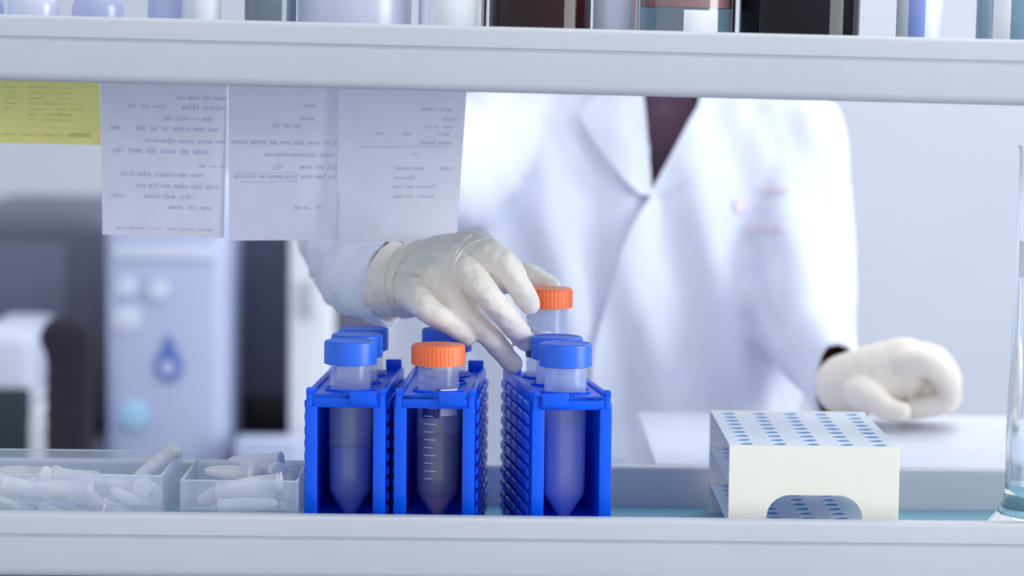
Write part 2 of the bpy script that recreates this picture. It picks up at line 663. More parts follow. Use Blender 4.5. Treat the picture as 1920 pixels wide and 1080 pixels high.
BL = [(0.002, 0.045, 'liq_blue', 'liquid')]
put_tube(conical_tube('front blue-capped tube in the left rack, half full of bluish liquid', 'blue', BL, 'blue-capped tubes', 'tube'), racks[0], 0)
put_tube(conical_tube('second blue-capped tube in the left rack, just behind the front one', 'blue', BL, 'blue-capped tubes', 'tube'), racks[0], 1)
put_tube(conical_tube('rearmost blue-capped tube in the left rack', 'blue', BL, 'blue-capped tubes', 'tube'), racks[0], 2)
put_tube(conical_tube('orange-capped graduated tube with dark liquid in the middle rack', 'orange',
                      [(0.0135, 0.053, 'liq_dark', 'liquid'), (0.0015, 0.0133, 'liq_pink', 'pellet')], 'orange-capped tubes',
                      'tube', True), racks[1], 0)
put_tube(conical_tube('blue-capped tube at the back of the middle rack, under the little finger', 'blue', BL, 'blue-capped tubes'), racks[1], 2)
put_tube(conical_tube('large pale tube with blue cap at the front of the right-hand blue rack', 'blue',
                      [(0.0015, 0.060, 'liq_pale', 'liquid')], 'blue-capped tubes', 'tube_milky'), racks[2], 0)
put_tube(conical_tube('blue-capped tube hiding behind the front tube of the right-hand blue rack', 'blue', BL, 'blue-capped tubes', 'tube_milky'),
         racks[2], 1, lean=(0, 0.008))
held = conical_tube('orange-capped tube being lifted by the gloved fingers', 'orange', [], 'orange-capped tubes', 'tube_milky', True, rot=-0.9)
put_tube(held, racks[2], 2, z=0.0192 + 0.031)

# ------------------------------------------------------------------ white microtube rack
WX0, WX1 = 0.1422, 0.2526
WY0, WY1 = 1.713 - 1.72, 1.888 - 1.72
WH = 0.0728
wr = thing('microtube_rack', 'cream-white open microtube rack with rows of blue round holes', 'rack', ((WX0 + WX1) / 2, WY0, 0))
W2 = (WX1 - WX0) / 2
WD = WY1 - WY0
bm = bmesh.new()
SL = 0.0200
SR = 0.0150


def stadium(a):
    c, s = abs(math.cos(a)), abs(math.sin(a))
    if s > 1e-6 and SR / s * c <= SL:
        return SR / s
    # circle centred (SL,0)
    bq = SL * c
    return bq + math.sqrt(max(0, bq * bq - SL * SL + SR * SR))


def panel(y0, y1):
    b = bmesh.new()
    scx = 0.0005
    zc = 0.0262
    ring_cell(b, -W2, W2, 0.004, WH, 0, 1, scx, zc, stadium, 40)
    for v in b.verts:
        v.co = Vector((v.co.x, y0 + (y1 - y0) * (1 - v.co.z), v.co.y))
    for s in (-1, 1):
        box(b, s * (W2 - 0.008) - 0.008, s * (W2 - 0.008) + 0.008, y0, y1, 0, 0.0042, 0)
    bmesh.ops.remove_doubles(b, verts=b.verts, dist=0.00002)
    return b


SL = 0.0162
obj('front_panel', panel(0, 0.0052), 'rack_white', wr)
obj('back_panel', panel(WD - 0.0052, WD), 'rack_white', wr)


def holed(z0, z1, nx, ny, r, x0, x1, y0, y1):
    b = bmesh.new()
    cw, ch = (x1 - x0) / nx, (y1 - y0) / ny
    for i in range(nx):
        for j in range(ny):
            ring_cell(b, x0 + i * cw, x0 + (i + 1) * cw, y0 + j * ch, y0 + (j + 1) * ch, z0, z1,
                      x0 + (i + .5) * cw, y0 + (j + .5) * ch, lambda a: r, 16)
    bmesh.ops.remove_doubles(b, verts=b.verts, dist=0.00002)
    return b


for z, nm in ((WH - 0.0009, 'top_plate'), (0.0465, 'middle_plate'), (0.0200, 'lower_plate')):
    pl = obj(nm, holed(z, z + 0.0007, 5, 9, 0.0050, -W2 + 0.0006, W2 - 0.0006, 0.0053, WD - 0.0053), 'rack_plate', wr, False)
    bm = bmesh.new()
    cw, chh = (2 * W2 - 0.0012) / 5, (WD - 0.0106) / 9
    for i in range(5):
        for j in range(9):
            lathe(bm, [(0.0056, 0), (0.0056, 0.0012)], 16, cx=-W2 + 0.0006 + (i + .5) * cw, cy=0.0053 + (j + .5) * chh, z0=z - 0.0013)
    obj('well_bottoms', bm, 'rack_cyan', pl)

# ------------------------------------------------------------------ clear boxes with microtubes
random.seed(5)


def clear_box(label, x0, x1, y0, y1, h, flare=0.0):
    b = thing('plastic_box', label, 'box', ((x0 + x1) / 2, (y0 + y1) / 2, 0.0006))
    hx, hy, t = (x1 - x0) / 2, (y1 - y0) / 2, 0.0016
    obj('box_floor', B(-hx, hx, -hy, hy, 0, t, 0.0004), 'box', b)
    obj('front_wall', B(-hx, hx, -hy, -hy + t, t, h, 0.0004), 'box', b)
    obj('back_wall', B(-hx, hx, hy - t, hy, t, h, 0.0004), 'box', b)
    obj('side_wall', B(-hx, -hx + t, -hy + t, hy - t, t, h, 0.0004), 'box', b)
    obj('side_wall', B(hx - t, hx, -hy + t, hy - t, t, h, 0.0004), 'box', b)
    for nm, q in (('rim', (-hx, hx, -hy, -hy + t)), ('rim', (-hx, hx, hy - t, hy)), ('rim', (-hx, -hx + t, -hy + t, hy - t)), ('rim', (hx - t, hx, -hy + t, hy - t))):
        obj(nm, B(*q, h, h + 0.0011, 0.0003), 'box_rim', b)
    obj('rim_bead', B(-hx, hx, -hy - 0.0008, -hy, h * 0.60, h * 0.60 + 0.0016, 0.0004), 'box', b)
    return b


MT = bmesh.new()
lathe(MT, [(0.0012, 0), (0.0022, 0.0006), (0.0032, 0.004), (0.0050, 0.0185), (0.0052, 0.034), (0.0058, 0.0342),
           (0.0058, 0.0365), (0.0047, 0.0366)], 14)
MT_me = bpy.data.meshes.new('microtube_body')
bmesh.ops.recalc_face_normals(MT, faces=MT.faces)
MT.to_mesh(MT_me); MT.free(); MT_me.shade_smooth(); MT_me.materials.append(M['micro'])
ML = bmesh.new()
lathe(ML, [(0.0044, 0.0345), (0.0044, 0.0368), (0.0064, 0.0369), (0.0064, 0.0384), (0.0040, 0.0386)], 14)
box(ML, 0.0052, 0.0088, -0.0028, 0.0028, 0.0362, 0.0374, 0.0003)
ML_me = bpy.data.meshes.new('microtube_lid')
bmesh.ops.recalc_face_normals(ML, faces=ML.faces)
ML.to_mesh(ML_me); ML.free(); ML_me.shade_smooth(); ML_me.set_sharp_from_angle(angle=0.6); ML_me.materials.append(M['micro'])


def seg_dist(p1, q1, p2, q2):
    best = 1e9
    for i in range(7):
        a = p1.lerp(q1, i / 6)
        d = q2 - p2
        t = max(0, min(1, (a - p2).dot(d) / d.length_squared))
        best = min(best, (a - (p2 + d * t)).length)
    return best


def microtube(loc, quat, label, group):
    t = thing('microtube', label, 'tube', loc, 0, group)
    t.rotation_mode = 'QUATERNION'
    t.rotation_quaternion = quat
    for nm, me in (('tube_body', MT_me), ('snap_lid', ML_me)):
        o = bpy.data.objects.new(nm, me)
        C.objects.link(o)
        o.parent = t
    return t


def fill(x0, x1, y0, y1, zmax, n, label, group, hump=None):
    placed = []
    rr = 0.0058
    tries = 0
    while len(placed) < n and tries < 7000:
        tries += 1
        yaw = random.uniform(0, 2 * PI)
        tilt = random.choice((random.uniform(-0.12, 0.12), random.uniform(-0.6, 0.6)))
        d = Vector((math.cos(yaw) * math.cos(tilt), math.sin(yaw) * math.cos(tilt), math.sin(tilt)))
        c = Vector((random.uniform(x0, x1), random.uniform(y0, y1), 0))
        h = d * 0.0165
        m = 0.0072
        if not (x0 + m < c.x - abs(h.x) and c.x + abs(h.x) < x1 - m and y0 + m < c.y - abs(h.y) and c.y + abs(h.y) < y1 - m):
            continue
        z = 0.0095 + abs(h.z)
        lim = zmax if not hump else zmax + hump(c.x)
        while z + abs(h.z) < lim:
            c.z = z
            if all(seg_dist(c - h, c + h, a, b) > 2 * rr for a, b in placed):
                placed.append((c - h, c + h))
                q = d.to_track_quat('Z', 'Y')
                microtube(c - d * 0.0193, q, label, group)
                break
            z += 0.002
    return placed


b1 = (-0.400, -0.2262, 1.716 - 1.72, 1.826 - 1.72)
b2 = (-0.2140, -0.1375, 1.712 - 1.72, 1.800 - 1.72)
clear_box('long clear plastic box heaped with microtubes at the far left of the shelf', *b1, 0.0475)
clear_box('short clear plastic box of microtubes beside the left blue rack', *b2, 0.0455)
fill(b1[0], b1[1], b1[2], b1[3] - 0.02, 0.040, 60, 'frosted empty microtube lying loose in the long clear box', 'microtubes in the long box')
fill(b2[0], b2[1], b2[2], b2[3], 0.040, 34, 'frosted empty microtube lying loose in the short clear box', 'microtubes in the short box',
     hump=lambda x: 0.010 * max(0, 1 - abs(x + 0.172) / 0.035))
# the tube that leans out over the right wall of the long box
a, b = P(246, 902, 1.790), P(322, 848, 1.800)
d = (b - a).normalized()
microtube(a, d.to_track_quat('Z', 'Y'), 'frosted microtube leaning out over the right wall of the long clear box', 'microtubes in the long box')
a, b = P(462, 905, 1.752), P(476, 866, 1.760)
d = (a - b).normalized()
microtube(b, d.to_track_quat('Z', 'Y'), 'upturned microtube sticking up from the short clear box, round tip on top', 'microtubes in the short box')

# ------------------------------------------------------------------ measuring cylinder, right edge
g = P(1972, 985, 1.735)
cyl = thing('measuring_cylinder', 'tall clear glass measuring cylinder at the right edge of the shelf', 'cylinder', (g.x, g.y, 0.0005))
prof = [(0.0500, 0), (0.0510, 0.004), (0.0490, 0.011), (0.0440, 0.018), (0.0360, 0.027), (0.0318, 0.036), (0.0310, 0.044), (0.0312, 0.09),
        (0.0285, 0.16), (0.0272, 0.262), (0.0285, 0.268), (0.0285, 0.270)]
inner = [(0.0262, 0.270), (0.0255, 0.16), (0.0280, 0.09), (0.0282, 0.047), (0.006, 0.0455)]
cb = obj('cylinder_body', L(prof + inner, 48), 'glass', cyl)
bm = bmesh.new()
for k in range(14):
    z = 0.05 + k * 0.013
    r = 0.0315 if z < 0.09 else 0.0315 - (z - 0.09) / 0.07 * 0.0027 if z < 0.16 else 0.0288
    join_into(bm, arc_patch(r, -PI / 2 - 0.70, -PI / 2 - (0.35 if k % 5 else 0.15), z, z + 0.0007))
obj('scale_marks', bm, 'cap_dark', cb)
obj('frosted_band', arc_patch(0.0284, -PI / 2 - 1.3, -PI / 2 + 0.9, 0.183, 0.207, n=24), 'label', cb)

# ------------------------------------------------------------------ bottles on the upper shelf


def uz(x):
    return UZ - x * SKEW + 0.0004


def bottle(name, label, cat, px0, px1, d, prof, material, cap=None, extra=None, wall=0.0, group=None):
    """prof: list of (r fraction, height) ; radius taken from the pixel span"""
    p0, p1 = P(px0, 40, d), P(px1, 40, d)
    r = (p1.x - p0.x) / 2
    x = (p0.x + p1.x) / 2
    t = thing(name, label, cat, (x, p0.y, uz(x)), 0, group)
    t.rotation_euler = (0, SKEW, 0)
    pr = [(f * r, h) for f, h in prof]
    if wall:
        obj('bottle_body', shell(pr, wall, 40), material, t)
    else:
        obj('bottle_body', L(pr, 40), material, t)
    if cap:
        rc, z0, h, m = cap
        obj('screw_cap', ribbed_cap(rc * r, h, 36, 0.03), m, t).location.z = z0
    if extra:
        extra(t, r)
    return t


DROP = [(0.9, 0), (1, 0.002), (1, 0.004), (1, 0.006), (1, 0.030), (1, 0.033), (0.97, 0.0365), (0.88, 0.040), (0.74, 0.0425), (0.70, 0.046), (0.70, 0.052), (0.36, 0.055), (0.34, 0.064)]
dcap = (0.55, 0.0645, 0.02, 'white_plastic')
bottle('dropper_bottle', 'milky round-shouldered bottle cut by the left picture edge, upper shelf', 'bottle', -88, 6, 1.752, DROP, 'lav_plastic', dcap, group='dropper bottles')
bottle('dropper_bottle', 'milky white round-shouldered bottle, first whole one on the upper shelf', 'bottle', 14, 110, 1.75, DROP, 'milk_plastic', dcap, group='dropper bottles')
bottle('dropper_bottle', 'bluish round-shouldered bottle on the upper shelf beside a dark gap', 'bottle', 134, 231, 1.75, DROP, 'lav_plastic', dcap, group='dropper bottles')
TALL = [(0.94, 0), (1, 0.003), (1, 0.005), (1, 0.008), (1, 0.087), (1, 0.092), (1, 0.095), (0.9, 0.108), (0.5, 0.118), (0.45, 0.128)]
tc_ = (0.52, 0.1282, 0.022, 'white_plastic')
bottle('sample_bottle', 'translucent lavender plastic bottle on the upper shelf above the first note', 'bottle', 276, 341, 1.765, TALL, 'lav_plastic', tc_)
bottle('sample_bottle', 'white plastic bottle with a bright edge, next to the lavender one', 'bottle', 342, 413, 1.755, TALL, 'white_plastic', tc_)


def fill_liq(m, f0, h):
    def go(t, r):
        obj('liquid', L([(r * 0.88, 0.0045), (r * 0.92, 0.006), (r * 0.92, h)], 32), m, t)
    return go


JAR = [(0.95, 0), (1, 0.003), (1, 0.005), (1, 0.008), (1, 0.077), (1, 0.082), (1, 0.085), (0.92, 0.094), (0.86, 0.10), (0.86, 0.112)]
bottle('glass_jar', 'small clear glass jar with grey-teal contents, upper shelf left of centre', 'jar', 457, 554, 1.755, JAR, 'glass',
       (0.92, 0.1122, 0.018, 'cap_dark'), fill_liq('teal_liq', 0, 0.07), 0.0025)
BIG = [(0.95, 0), (1, 0.004), (1, 0.006), (1, 0.010), (1, 0.12), (1, 0.126), (1, 0.13), (0.92, 0.15), (0.6, 0.172), (0.42, 0.18), (0.42, 0.20)]


def wrap_label(m, z0, z1, a0=-1.2, a1=1.2):
    def go(t, r):
        obj('wrap_label', arc_patch(r + 0.0002, -PI / 2 + a0, -PI / 2 + a1, z0, z1, n=30), m, t)
    return go


bottle('reagent_bottle', 'large milky white plastic bottle on the upper shelf', 'bottle', 556, 770, 1.775, BIG, 'milk_plastic',
       (0.5, 0.2002, 0.03, 'cap_bl2'), wrap_label('label', 0.045, 0.11))
BEAK = [(0.95, 0), (1, 0.004), (1, 0.006), (1, 0.009), (1, 0.093), (1, 0.097), (1, 0.10), (1.03, 0.108)]


def band(t, r):
    obj('paper_label', arc_patch(r + 0.0002, -PI / 2 - 0.5, -PI / 2 + 0.8, 0.02, 0.07, n=20), 'label', t)


bottle('glass_beaker', 'clear glass beaker with white label between white and amber bottles', 'beaker', 782, 912, 1.765, BEAK, 'glass', None, band, 0.002)
bottle('amber_bottle', 'dark amber glass reagent bottle in the middle of the upper shelf', 'bottle', 915, 1106, 1.765, BIG, 'amber',
       (0.5, 0.2002, 0.03, 'cap_dark'))
bottle('sample_bottle', 'slim white bottle squeezed between the amber bottle and the blue beaker', 'bottle', 1110, 1186, 1.775, TALL, 'milk_plastic', tc_)


def blue_fill(t, r):
    obj('liquid', L([(r * 0.88, 0.0045), (r * 0.92, 0.006), (r * 0.92, 0.0445)], 32), 'cyan_liq', t)
    obj('residue_ring', L([(r * 0.92, 0.0447), (r * 0.92, 0.053)], 32), 'pink_liq', t)
    obj('paper_label', arc_patch(r + 0.0002, -PI / 2 - 0.1, -PI / 2 + 0.6, 0.012, 0.043, n=20), 'label', t)


bottle('glass_beaker', 'glass beaker of pale blue liquid on the upper shelf', 'beaker', 1190, 1378, 1.77, BEAK, 'glass', None, blue_fill, 0.002)
bottle('dark_bottle', 'near-black glossy glass bottle right of the blue beaker', 'bottle', 1384, 1610, 1.77, BIG, 'blackglass',
       (0.5, 0.2002, 0.03, 'cap_bl2'))
bottle('sample_bottle', 'white bottle with a blue vertical stripe on the upper shelf', 'bottle', 1679, 1766, 1.755, TALL, 'white_plastic', tc_,
       lambda t, r: obj('label_stripe', arc_patch(r + 0.0002, -PI / 2 - 0.62, -PI / 2 + 0.08, 0.01, 0.085, n=16), 'label_blue', t))


def cy2(t, r):
    obj('liquid', L([(r * 0.88, 0.0045), (r * 0.92, 0.006), (r * 0.92, 0.06)], 32), 'cyan_liq', t)
    obj('paper_label', arc_patch(r + 0.0002, -PI / 2 - 0.7, -PI / 2 - 0.2, 0.01, 0.06, n=12), 'label', t)


bottle('glass_jar', 'clear glass jar with bluish contents at the right end of the upper shelf', 'jar', 1829, 1960, 1.757, JAR, 'glass',
       (0.92, 0.1122, 0.018, 'cap_dark'), cy2, 0.0025)

# ------------------------------------------------------------------ notes hanging from the upper shelf
PD = 1.868
random.seed(11)


def sheet_point(u, v, cor, curl):
    """cor: pixel corners tl,tr,br,bl ; u right, v down ; curl(u,v) metres away from the camera"""
    (ax, ay), (bx, by), (cx, cy), (dx, dy) = cor
    x = (ax * (1 - u) + bx * u) * (1 - v) + (dx * (1 - u) + cx * u) * v
    y = (ay * (1 - u) + by * u) * (1 - v) + (dy * (1 - u) + cy * u) * v
    return P(x, y, PD + curl(u, v))


def note(label, cor, curl, m, lines, ink, group, mask=None):
    for q in (0, 1):
        xw = P(cor[q][0], 150, PD).x
        cor[q] = (cor[q][0], to_px((xw, PD - 1.72, UZ - 0.0086 - xw * SKEW))[1])
    nu, nv = 24, 24
    bm = bmesh.new()
    g1 = [[bm.verts.new(sheet_point(i / nu, j / nv, cor, curl)) for i in range(nu + 1)] for j in range(nv + 1)]
    g2 = [[bm.verts.new(v.co + Vector((0, 0.00025, 0))) for v in row] for row in g1]
    def face(q):
        bm.faces.new(q)
    for j in range(nv):
        for i in range(nu):
            if mask and mask((i + .5) / nu, (j + .5) / nv):
                continue
            face((g1[j][i], g1[j + 1][i], g1[j + 1][i + 1], g1[j][i + 1]))
            face((g2[j][i], g2[j][i + 1], g2[j + 1][i + 1], g2[j + 1][i]))
    for i in range(nu):
        face((g1[0][i], g1[0][i + 1], g2[0][i + 1], g2[0][i]))
        if not mask:
            face((g1[nv][i + 1], g1[nv][i], g2[nv][i], g2[nv][i + 1]))
    for j in range(nv):
        if not (mask and mask(0.5 / nu, (j + .5) / nv)):
            face((g1[j + 1][0], g1[j][0], g2[j][0], g2[j + 1][0]))
        face((g1[j][nu], g1[j + 1][nu], g2[j + 1][nu], g2[j][nu]))
    for v in [v for v in bm.verts if not v.link_faces]:
        bm.verts.remove(v)
    o = obj('paper_note', bm, m, None, sharp=80)
    tag(o, label, 'paper', group)
    # mirrored handwriting showing on the camera side
    bm = bmesh.new()

    def stroke(pts, wpx):
        prev = None
        for k, (u, v) in enumerate(pts):
            (ua, va_), (ub, vb_) = pts[max(k - 1, 0)], pts[min(k + 1, len(pts) - 1)]
            l = math.hypot(ub - ua, vb_ - va_) or 1
            nu_, nv_ = -(vb_ - va_) / l * wpx * 1.3, (ub - ua) / l * wpx
            a = sheet_point(u - nu_, v - nv_, cor, curl) + Vector((0, -0.0004, 0))
            b = sheet_point(u + nu_, v + nv_, cor, curl) + Vector((0, -0.0004, 0))
            va, vb = bm.verts.new(a), bm.verts.new(b)
            if prev:
                bm.faces.new((prev[0], prev[1], vb, va))
            prev = (va, vb)
    for (v, u0, u1, h, dens) in lines:
        u = u0
        if dens == 0:
            n = 20
            stroke([(u0 + (u1 - u0) * k / n, v + h * math.sin(k / n * 5)) for k in range(n + 1)], 0.0016)
            continue
        if dens < 0:
            for q in range(5):
                stroke([(u0, v + q * 0.012), (u1, v + q * 0.012 - 0.01)], 0.007)
            continue
        while u < u1:
            wl = random.uniform(0.05, 0.13)
            if random.random() < dens:
                x = u
                while x < min(u + wl, 0.985):
                    lw = random.uniform(0.010, 0.017)
                    kind = random.choice('ocnlsiv')
                    hh = h * (1.0 if kind == 'l' else 0.55)
                    if kind in 'oc':
                        a1 = 2 * PI if kind == 'o' else 4.6
                        q = [(x + lw * (.5 + .5 * math.cos(a1 * t / 8 + .8)), v + hh * .5 * math.sin(a1 * t / 8 + .8)) for t in range(9)]
                    elif kind == 'n':
                        q = [(x, v + hh * .5), (x, v - hh * .4), (x + lw * .5, v - hh * .5), (x + lw, v - hh * .2), (x + lw, v + hh * .5)]
                    elif kind in 'li':
                        q = [(x + lw * .5, v - hh * .8 + h * .1), (x + lw * .4, v + hh * .5)]
                    elif kind == 's':
                        q = [(x + lw, v - hh * .4), (x + lw * .3, v - hh * .4), (x + lw * .7, v + hh * .1), (x, v + hh * .5)]
                    else:
                        q = [(x, v - hh * .5), (x + lw * .5, v + hh * .5), (x + lw, v - hh * .5)]
                    stroke(q, 0.0022)
                    x += lw + 0.005
            u += wl + random.uniform(0.02, 0.05)
    obj('handwriting', bm, ink, o, False)
    return o


note('yellow printed note with columns of figures, taped under the upper shelf',
     [(-70, 118), (187, 120), (189, 272), (-70, 266)], lambda u, v: 0.004 * math.sin(3 * u) * v, 'paper_y',
     [(0.22 + 0.075 * k, u0, u0 + wd, 0.03, 0.95) for u0, wd, kk in ((0.30, 0.07, 5), (0.48, 0.11, 8), (0.69, 0.12, 7)) for k in range(kk)]
     + [(0.78, 0.25, 0.98, -0.02, 0), (0.88, 0.28, 0.70, 0.05, 0.97)]
     + [(0.85, 0.77, 0.93, 0.05, -1)],
     'ink_g', 'notes under the shelf')
note('white note covered in mirrored handwriting beside the yellow note',
     [(188, 120), (426, 122), (420, 446), (192, 440)], lambda u, v: 0.006 * max(0, u - 0.9) * 10 * v - 0.002 * math.sin(PI * u), 'paper',
     [(0.14, 0.6, 0.9, 0.03, 0.95), (0.2, 0.22, 0.95, 0.035, 0.9), (0.27, 0.5, 0.9, 0.03, 0.9), (0.335, 0.08, 0.95, 0.035, 0.92),
      (0.41, 0.35, 0.95, 0.03, 0.9), (0.475, 0.1, 0.9, 0.035, 0.95), (0.56, 0.78, 0.97, 0.02, 1), (0.62, 0.16, 0.9, 0.035, 0.9),
      (0.69, 0.15, 0.9, 0.035, 0.95), (0.755, 0.08, 0.9, 0.03, 0.9), (0.82, 0.55, 0.9, 0.03, 0.95), (0.955, 0.12, 0.9, 0.015, 0.6)],
     'ink', 'notes under the shelf')
note('creased white note with sparse writing, middle one of the three white notes',
     [(428, 122), (636, 126), (634, 450), (430, 451)], lambda u, v: 0.009 * max(0, (u - 0.58 - 0.25 * (1 - v))) * 2.2 * (0.3 + v), 'paper',
     [(0.17, 0.68, 0.86, 0.02, 0.9), (0.25, 0.5, 0.9, 0.02, 0.8), (0.295, 0.4, 0.66, 0.03, 0.9), (0.40, 0.03, 0.97, 0.035, 0.92),
      (0.475, 0.2, 0.97, 0.03, 0.8), (0.55, 0.12, 0.97, 0.035, 0.9), (0.61, 0.05, 0.97, 0.03, 0.85), (0.64, 0.1, 0.62, 0.003, 0),
      (0.585, 0.08, 0.6, 0.003, 0), (0.80, 0.6, 0.8, 0.03, 1)],
     'ink', 'notes under the shelf')
note('white note nearest the lab coat, with faint columns of figures',
     [(636, 126), (876, 130), (856, 452), (630, 454)], lambda u, v: -0.003 - 0.007 * math.sin(PI * u) * v + 0.012 * max(0, v - 0.8) * (u > 0.4), 'paper',
     [(0.175, 0.66, 0.88, 0.025, 0.9), (0.235, 0.68, 0.9, 0.02, 0.6), (0.285, 0.68, 0.9, 0.02, 0.6), (0.33, 0.30, 0.58, 0.02, 0.5),
      (0.33, 0.8, 0.88, 0.03, 1), (0.385, 0.66, 0.88, 0.025, 0.8), (0.41, 0.17, 0.9, 0.003, 0), (0.455, 0.59, 0.74, 0.02, 0.9),
      (0.545, 0.46, 0.97, 0.025, 0.85), (0.605, 0.46, 0.72, 0.02, 0.8), (0.66, 0.46, 0.72, 0.02, 0.8), (0.72, 0.46, 0.72, 0.02, 0.6), (0.78, 0.46, 0.7, 0.02, 0.4)],
     'ink', 'notes under the shelf')

# ------------------------------------------------------------------ person's bench, right of the seat gap
bx0 = P(1226, 858, 1.945).x
bt = thing('side_bench', 'white laboratory bench top carrying the resting gloved fist', 'bench', (0.6, 0.35, FZ))
BZ = 0.0285 - FZ
obj('bench_top', B(bx0 - 0.6, 0.5, 1.925 - 1.72 - 0.35 + 0.0, 2.205 - 1.72 - 0.35, BZ - 0.03, BZ, 0.003), 'bench', bt)
for sx in (bx0 - 0.6 + 0.03, 0.45):
    for sy in (-0.09, 0.09):
        obj('leg', B(sx - 0.015, sx + 0.015, sy - 0.015, sy + 0.015, 0, BZ - 0.0301, 0.002), 'post', bt)

# ------------------------------------------------------------------ the person
person = thing('person', 'person in a white lab coat and latex gloves reaching for a tube', 'person', (0.08, 0.62, FZ))
PM = Matrix.Translation(person.location).inverted()


def pobj(name, me, m, parent=None, **k):
    """world-space mesh -> child of the person"""
    if isinstance(me, bpy.types.Mesh):
        me.transform(PM)
    else:
        bmesh.ops.transform(me, matrix=PM, verts=me.verts)
    return obj(name, me, m, parent or person, **k)


def loft(bm, secs, n=40, power=2.4):
    """closed body from (cx, cy, z, half width, half depth, turn)"""
    rings = []
    for (cx, cy, z, hw, hd) in smooth_pts(secs, 5):
        ring = []
        for i in range(n):
            a = 2 * PI * i / n
            c, s = math.cos(a), math.sin(a)
            ring.append(bm.verts.new((cx + hw * math.copysign(abs(c) ** (2 / power), c),
                                      cy + hd * math.copysign(abs(s) ** (2 / power), s), z)))
        rings.append(ring)
    for a, b in zip(rings, rings[1:]):
        for i in range(n):
            bm.faces.new((a[i], a[(i + 1) % n], b[(i + 1) % n], b[i]))
    bm.faces.new(rings[0][::-1])
    bm.faces.new(rings[-1])
    return bm


TY = 2.40 - 1.72      # depth of the spine
# arms: shoulder -> elbow -> wrist
SLEEVE_L = [(1000, 262, 2.39, 58), (930, 272, 2.37, 58), (800, 335, 2.28, 55), (690, 385, 2.185, 50), (682, 440, 2.06, 42),
            (690, 500, 1.965, 35), (712, 525, 1.925, 33), (740, 535, 1.905, 31)]      # picture left
SLEEVE_R = [(1420, 262, 2.38, 58), (1478, 268, 2.37, 52), (1488, 430, 2.34, 51), (1505, 570, 2.300, 52), (1528, 640, 2.265, 47),
            (1560, 700, 2.205, 38), (1582, 722, 2.165, 33)]                           # picture right

# --- body (skin): head, neck, trunk, arms, legs in one surface
bm = bmesh.new()
loft(bm, [(0.06, TY, -0.14, 0.135, 0.085), (0.07, TY, 0.0, 0.125, 0.08), (0.10, TY, 0.12, 0.125, 0.075),
          (0.125, TY, 0.22, 0.120, 0.072), (0.135, TY, 0.27, 0.09, 0.06), (0.138, TY, 0.295, 0.05, 0.045)], 32)
hx = 0.142
chain(bm, [(hx - 0.004, TY, 0.28, 0.048), (hx, TY - 0.005, 0.34, 0.046), (hx, TY - 0.012, 0.40, 0.048)])
chain(bm, [(hx, TY - 0.02, 0.435, 0.066), (hx, TY - 0.008, 0.48, 0.080), (hx, TY + 0.005, 0.525, 0.082)], flat=(Vector((1, 0, 0)), 0.9))
chain(bm, [(hx, TY - 0.062, 0.405, 0.026), (hx, TY - 0.055, 0.43, 0.04)])
chain(bm, [(hx, TY - 0.088, 0.485, 0.008), (hx, TY - 0.100, 0.458, 0.0105)])
for s in (-1, 1):
    chain(bm, [(hx + s * 0.076, TY + 0.002, 0.495, 0.012), (hx + s * 0.073, TY, 0.465, 0.010)])
    chain(bm, [(0.07 + s * 0.075, TY, -0.13, 0.08), (0.07 + s * 0.085, TY - 0.01, -0.53, 0.052),
               (0.07 + s * 0.085, TY + 0.01, -0.93, 0.036)], per=20)
    chain(bm, [(0.07 + s * 0.085, TY + 0.02, -0.975, 0.036), (0.07 + s * 0.09, TY - 0.13, -0.99, 0.026)], per=12)
for arm in (SLEEVE_L, SLEEVE_R):
    pts = px_chain([(a, b, d, max(23, r - 14)) for a, b, d, r in arm])
    chain(bm, [(0.125, TY, 0.235, 0.045), pts[0]], per=10)
    chain(bm, pts, per=10)
body = pobj('body', remesh(bm, 0.006, 6), 'skin', sharp=180)

# face details, hair, trousers, shoes
for s in (-1, 1):
    e = pobj('eye', L([(0.0005, -0.012), (0.008, -0.008), (0.0115, 0), (0.008, 0.008), (0.0005, 0.012)], 16), 'eye')
    e.data.transform(Matrix.Translation(Vector((hx + s * 0.030, TY - 0.076, 0.482)) - PM.inverted().translation) @ PM.inverted())
    i_ = pobj('iris', L([(0.0004, 0), (0.005, 0.0), (0.005, 0.001), (0.0004, 0.0012)], 16), 'iris', e)
    i_.data.transform(Matrix.Translation(Vector((hx + s * 0.030, TY - 0.0875, 0.482)) - PM.inverted().translation) @ Matrix.Rotation(PI / 2, 4, 'X') @ PM.inverted())
bm = bmesh.new()
chain(bm, [(hx - 0.02, TY - 0.088, 0.424, 0.006), (hx, TY - 0.093, 0.424, 0.0075), (hx + 0.02, TY - 0.088, 0.424, 0.006)])
pobj('lips', remesh(bm, 0.002, 3), 'lip', sharp=180)
bm = bmesh.new()
chain(bm, [(hx, TY + 0.02, 0.44, 0.074), (hx, TY + 0.02, 0.49, 0.088), (hx, TY + 0.012, 0.538, 0.084)])
chain(bm, [(hx, TY + 0.09, 0.50, 0.04), (hx, TY + 0.11, 0.47, 0.03)])
pobj('hair', remesh(bm, 0.005, 4), 'hair', sharp=180)
bm = bmesh.new()
loft(bm, [(0.065, TY, -0.30, 0.15, 0.10), (0.065, TY, -0.08, 0.145, 0.095)], 32)
for s in (-1, 1):
    chain(bm, [(0.07 + s * 0.075, TY, -0.16, 0.088), (0.07 + s * 0.085, TY - 0.01, -0.53, 0.066),
               (0.07 + s * 0.085, TY + 0.01, -0.92, 0.052)], per=20)
pobj('trousers', remesh(bm, 0.008, 4), 'trousers', sharp=180)
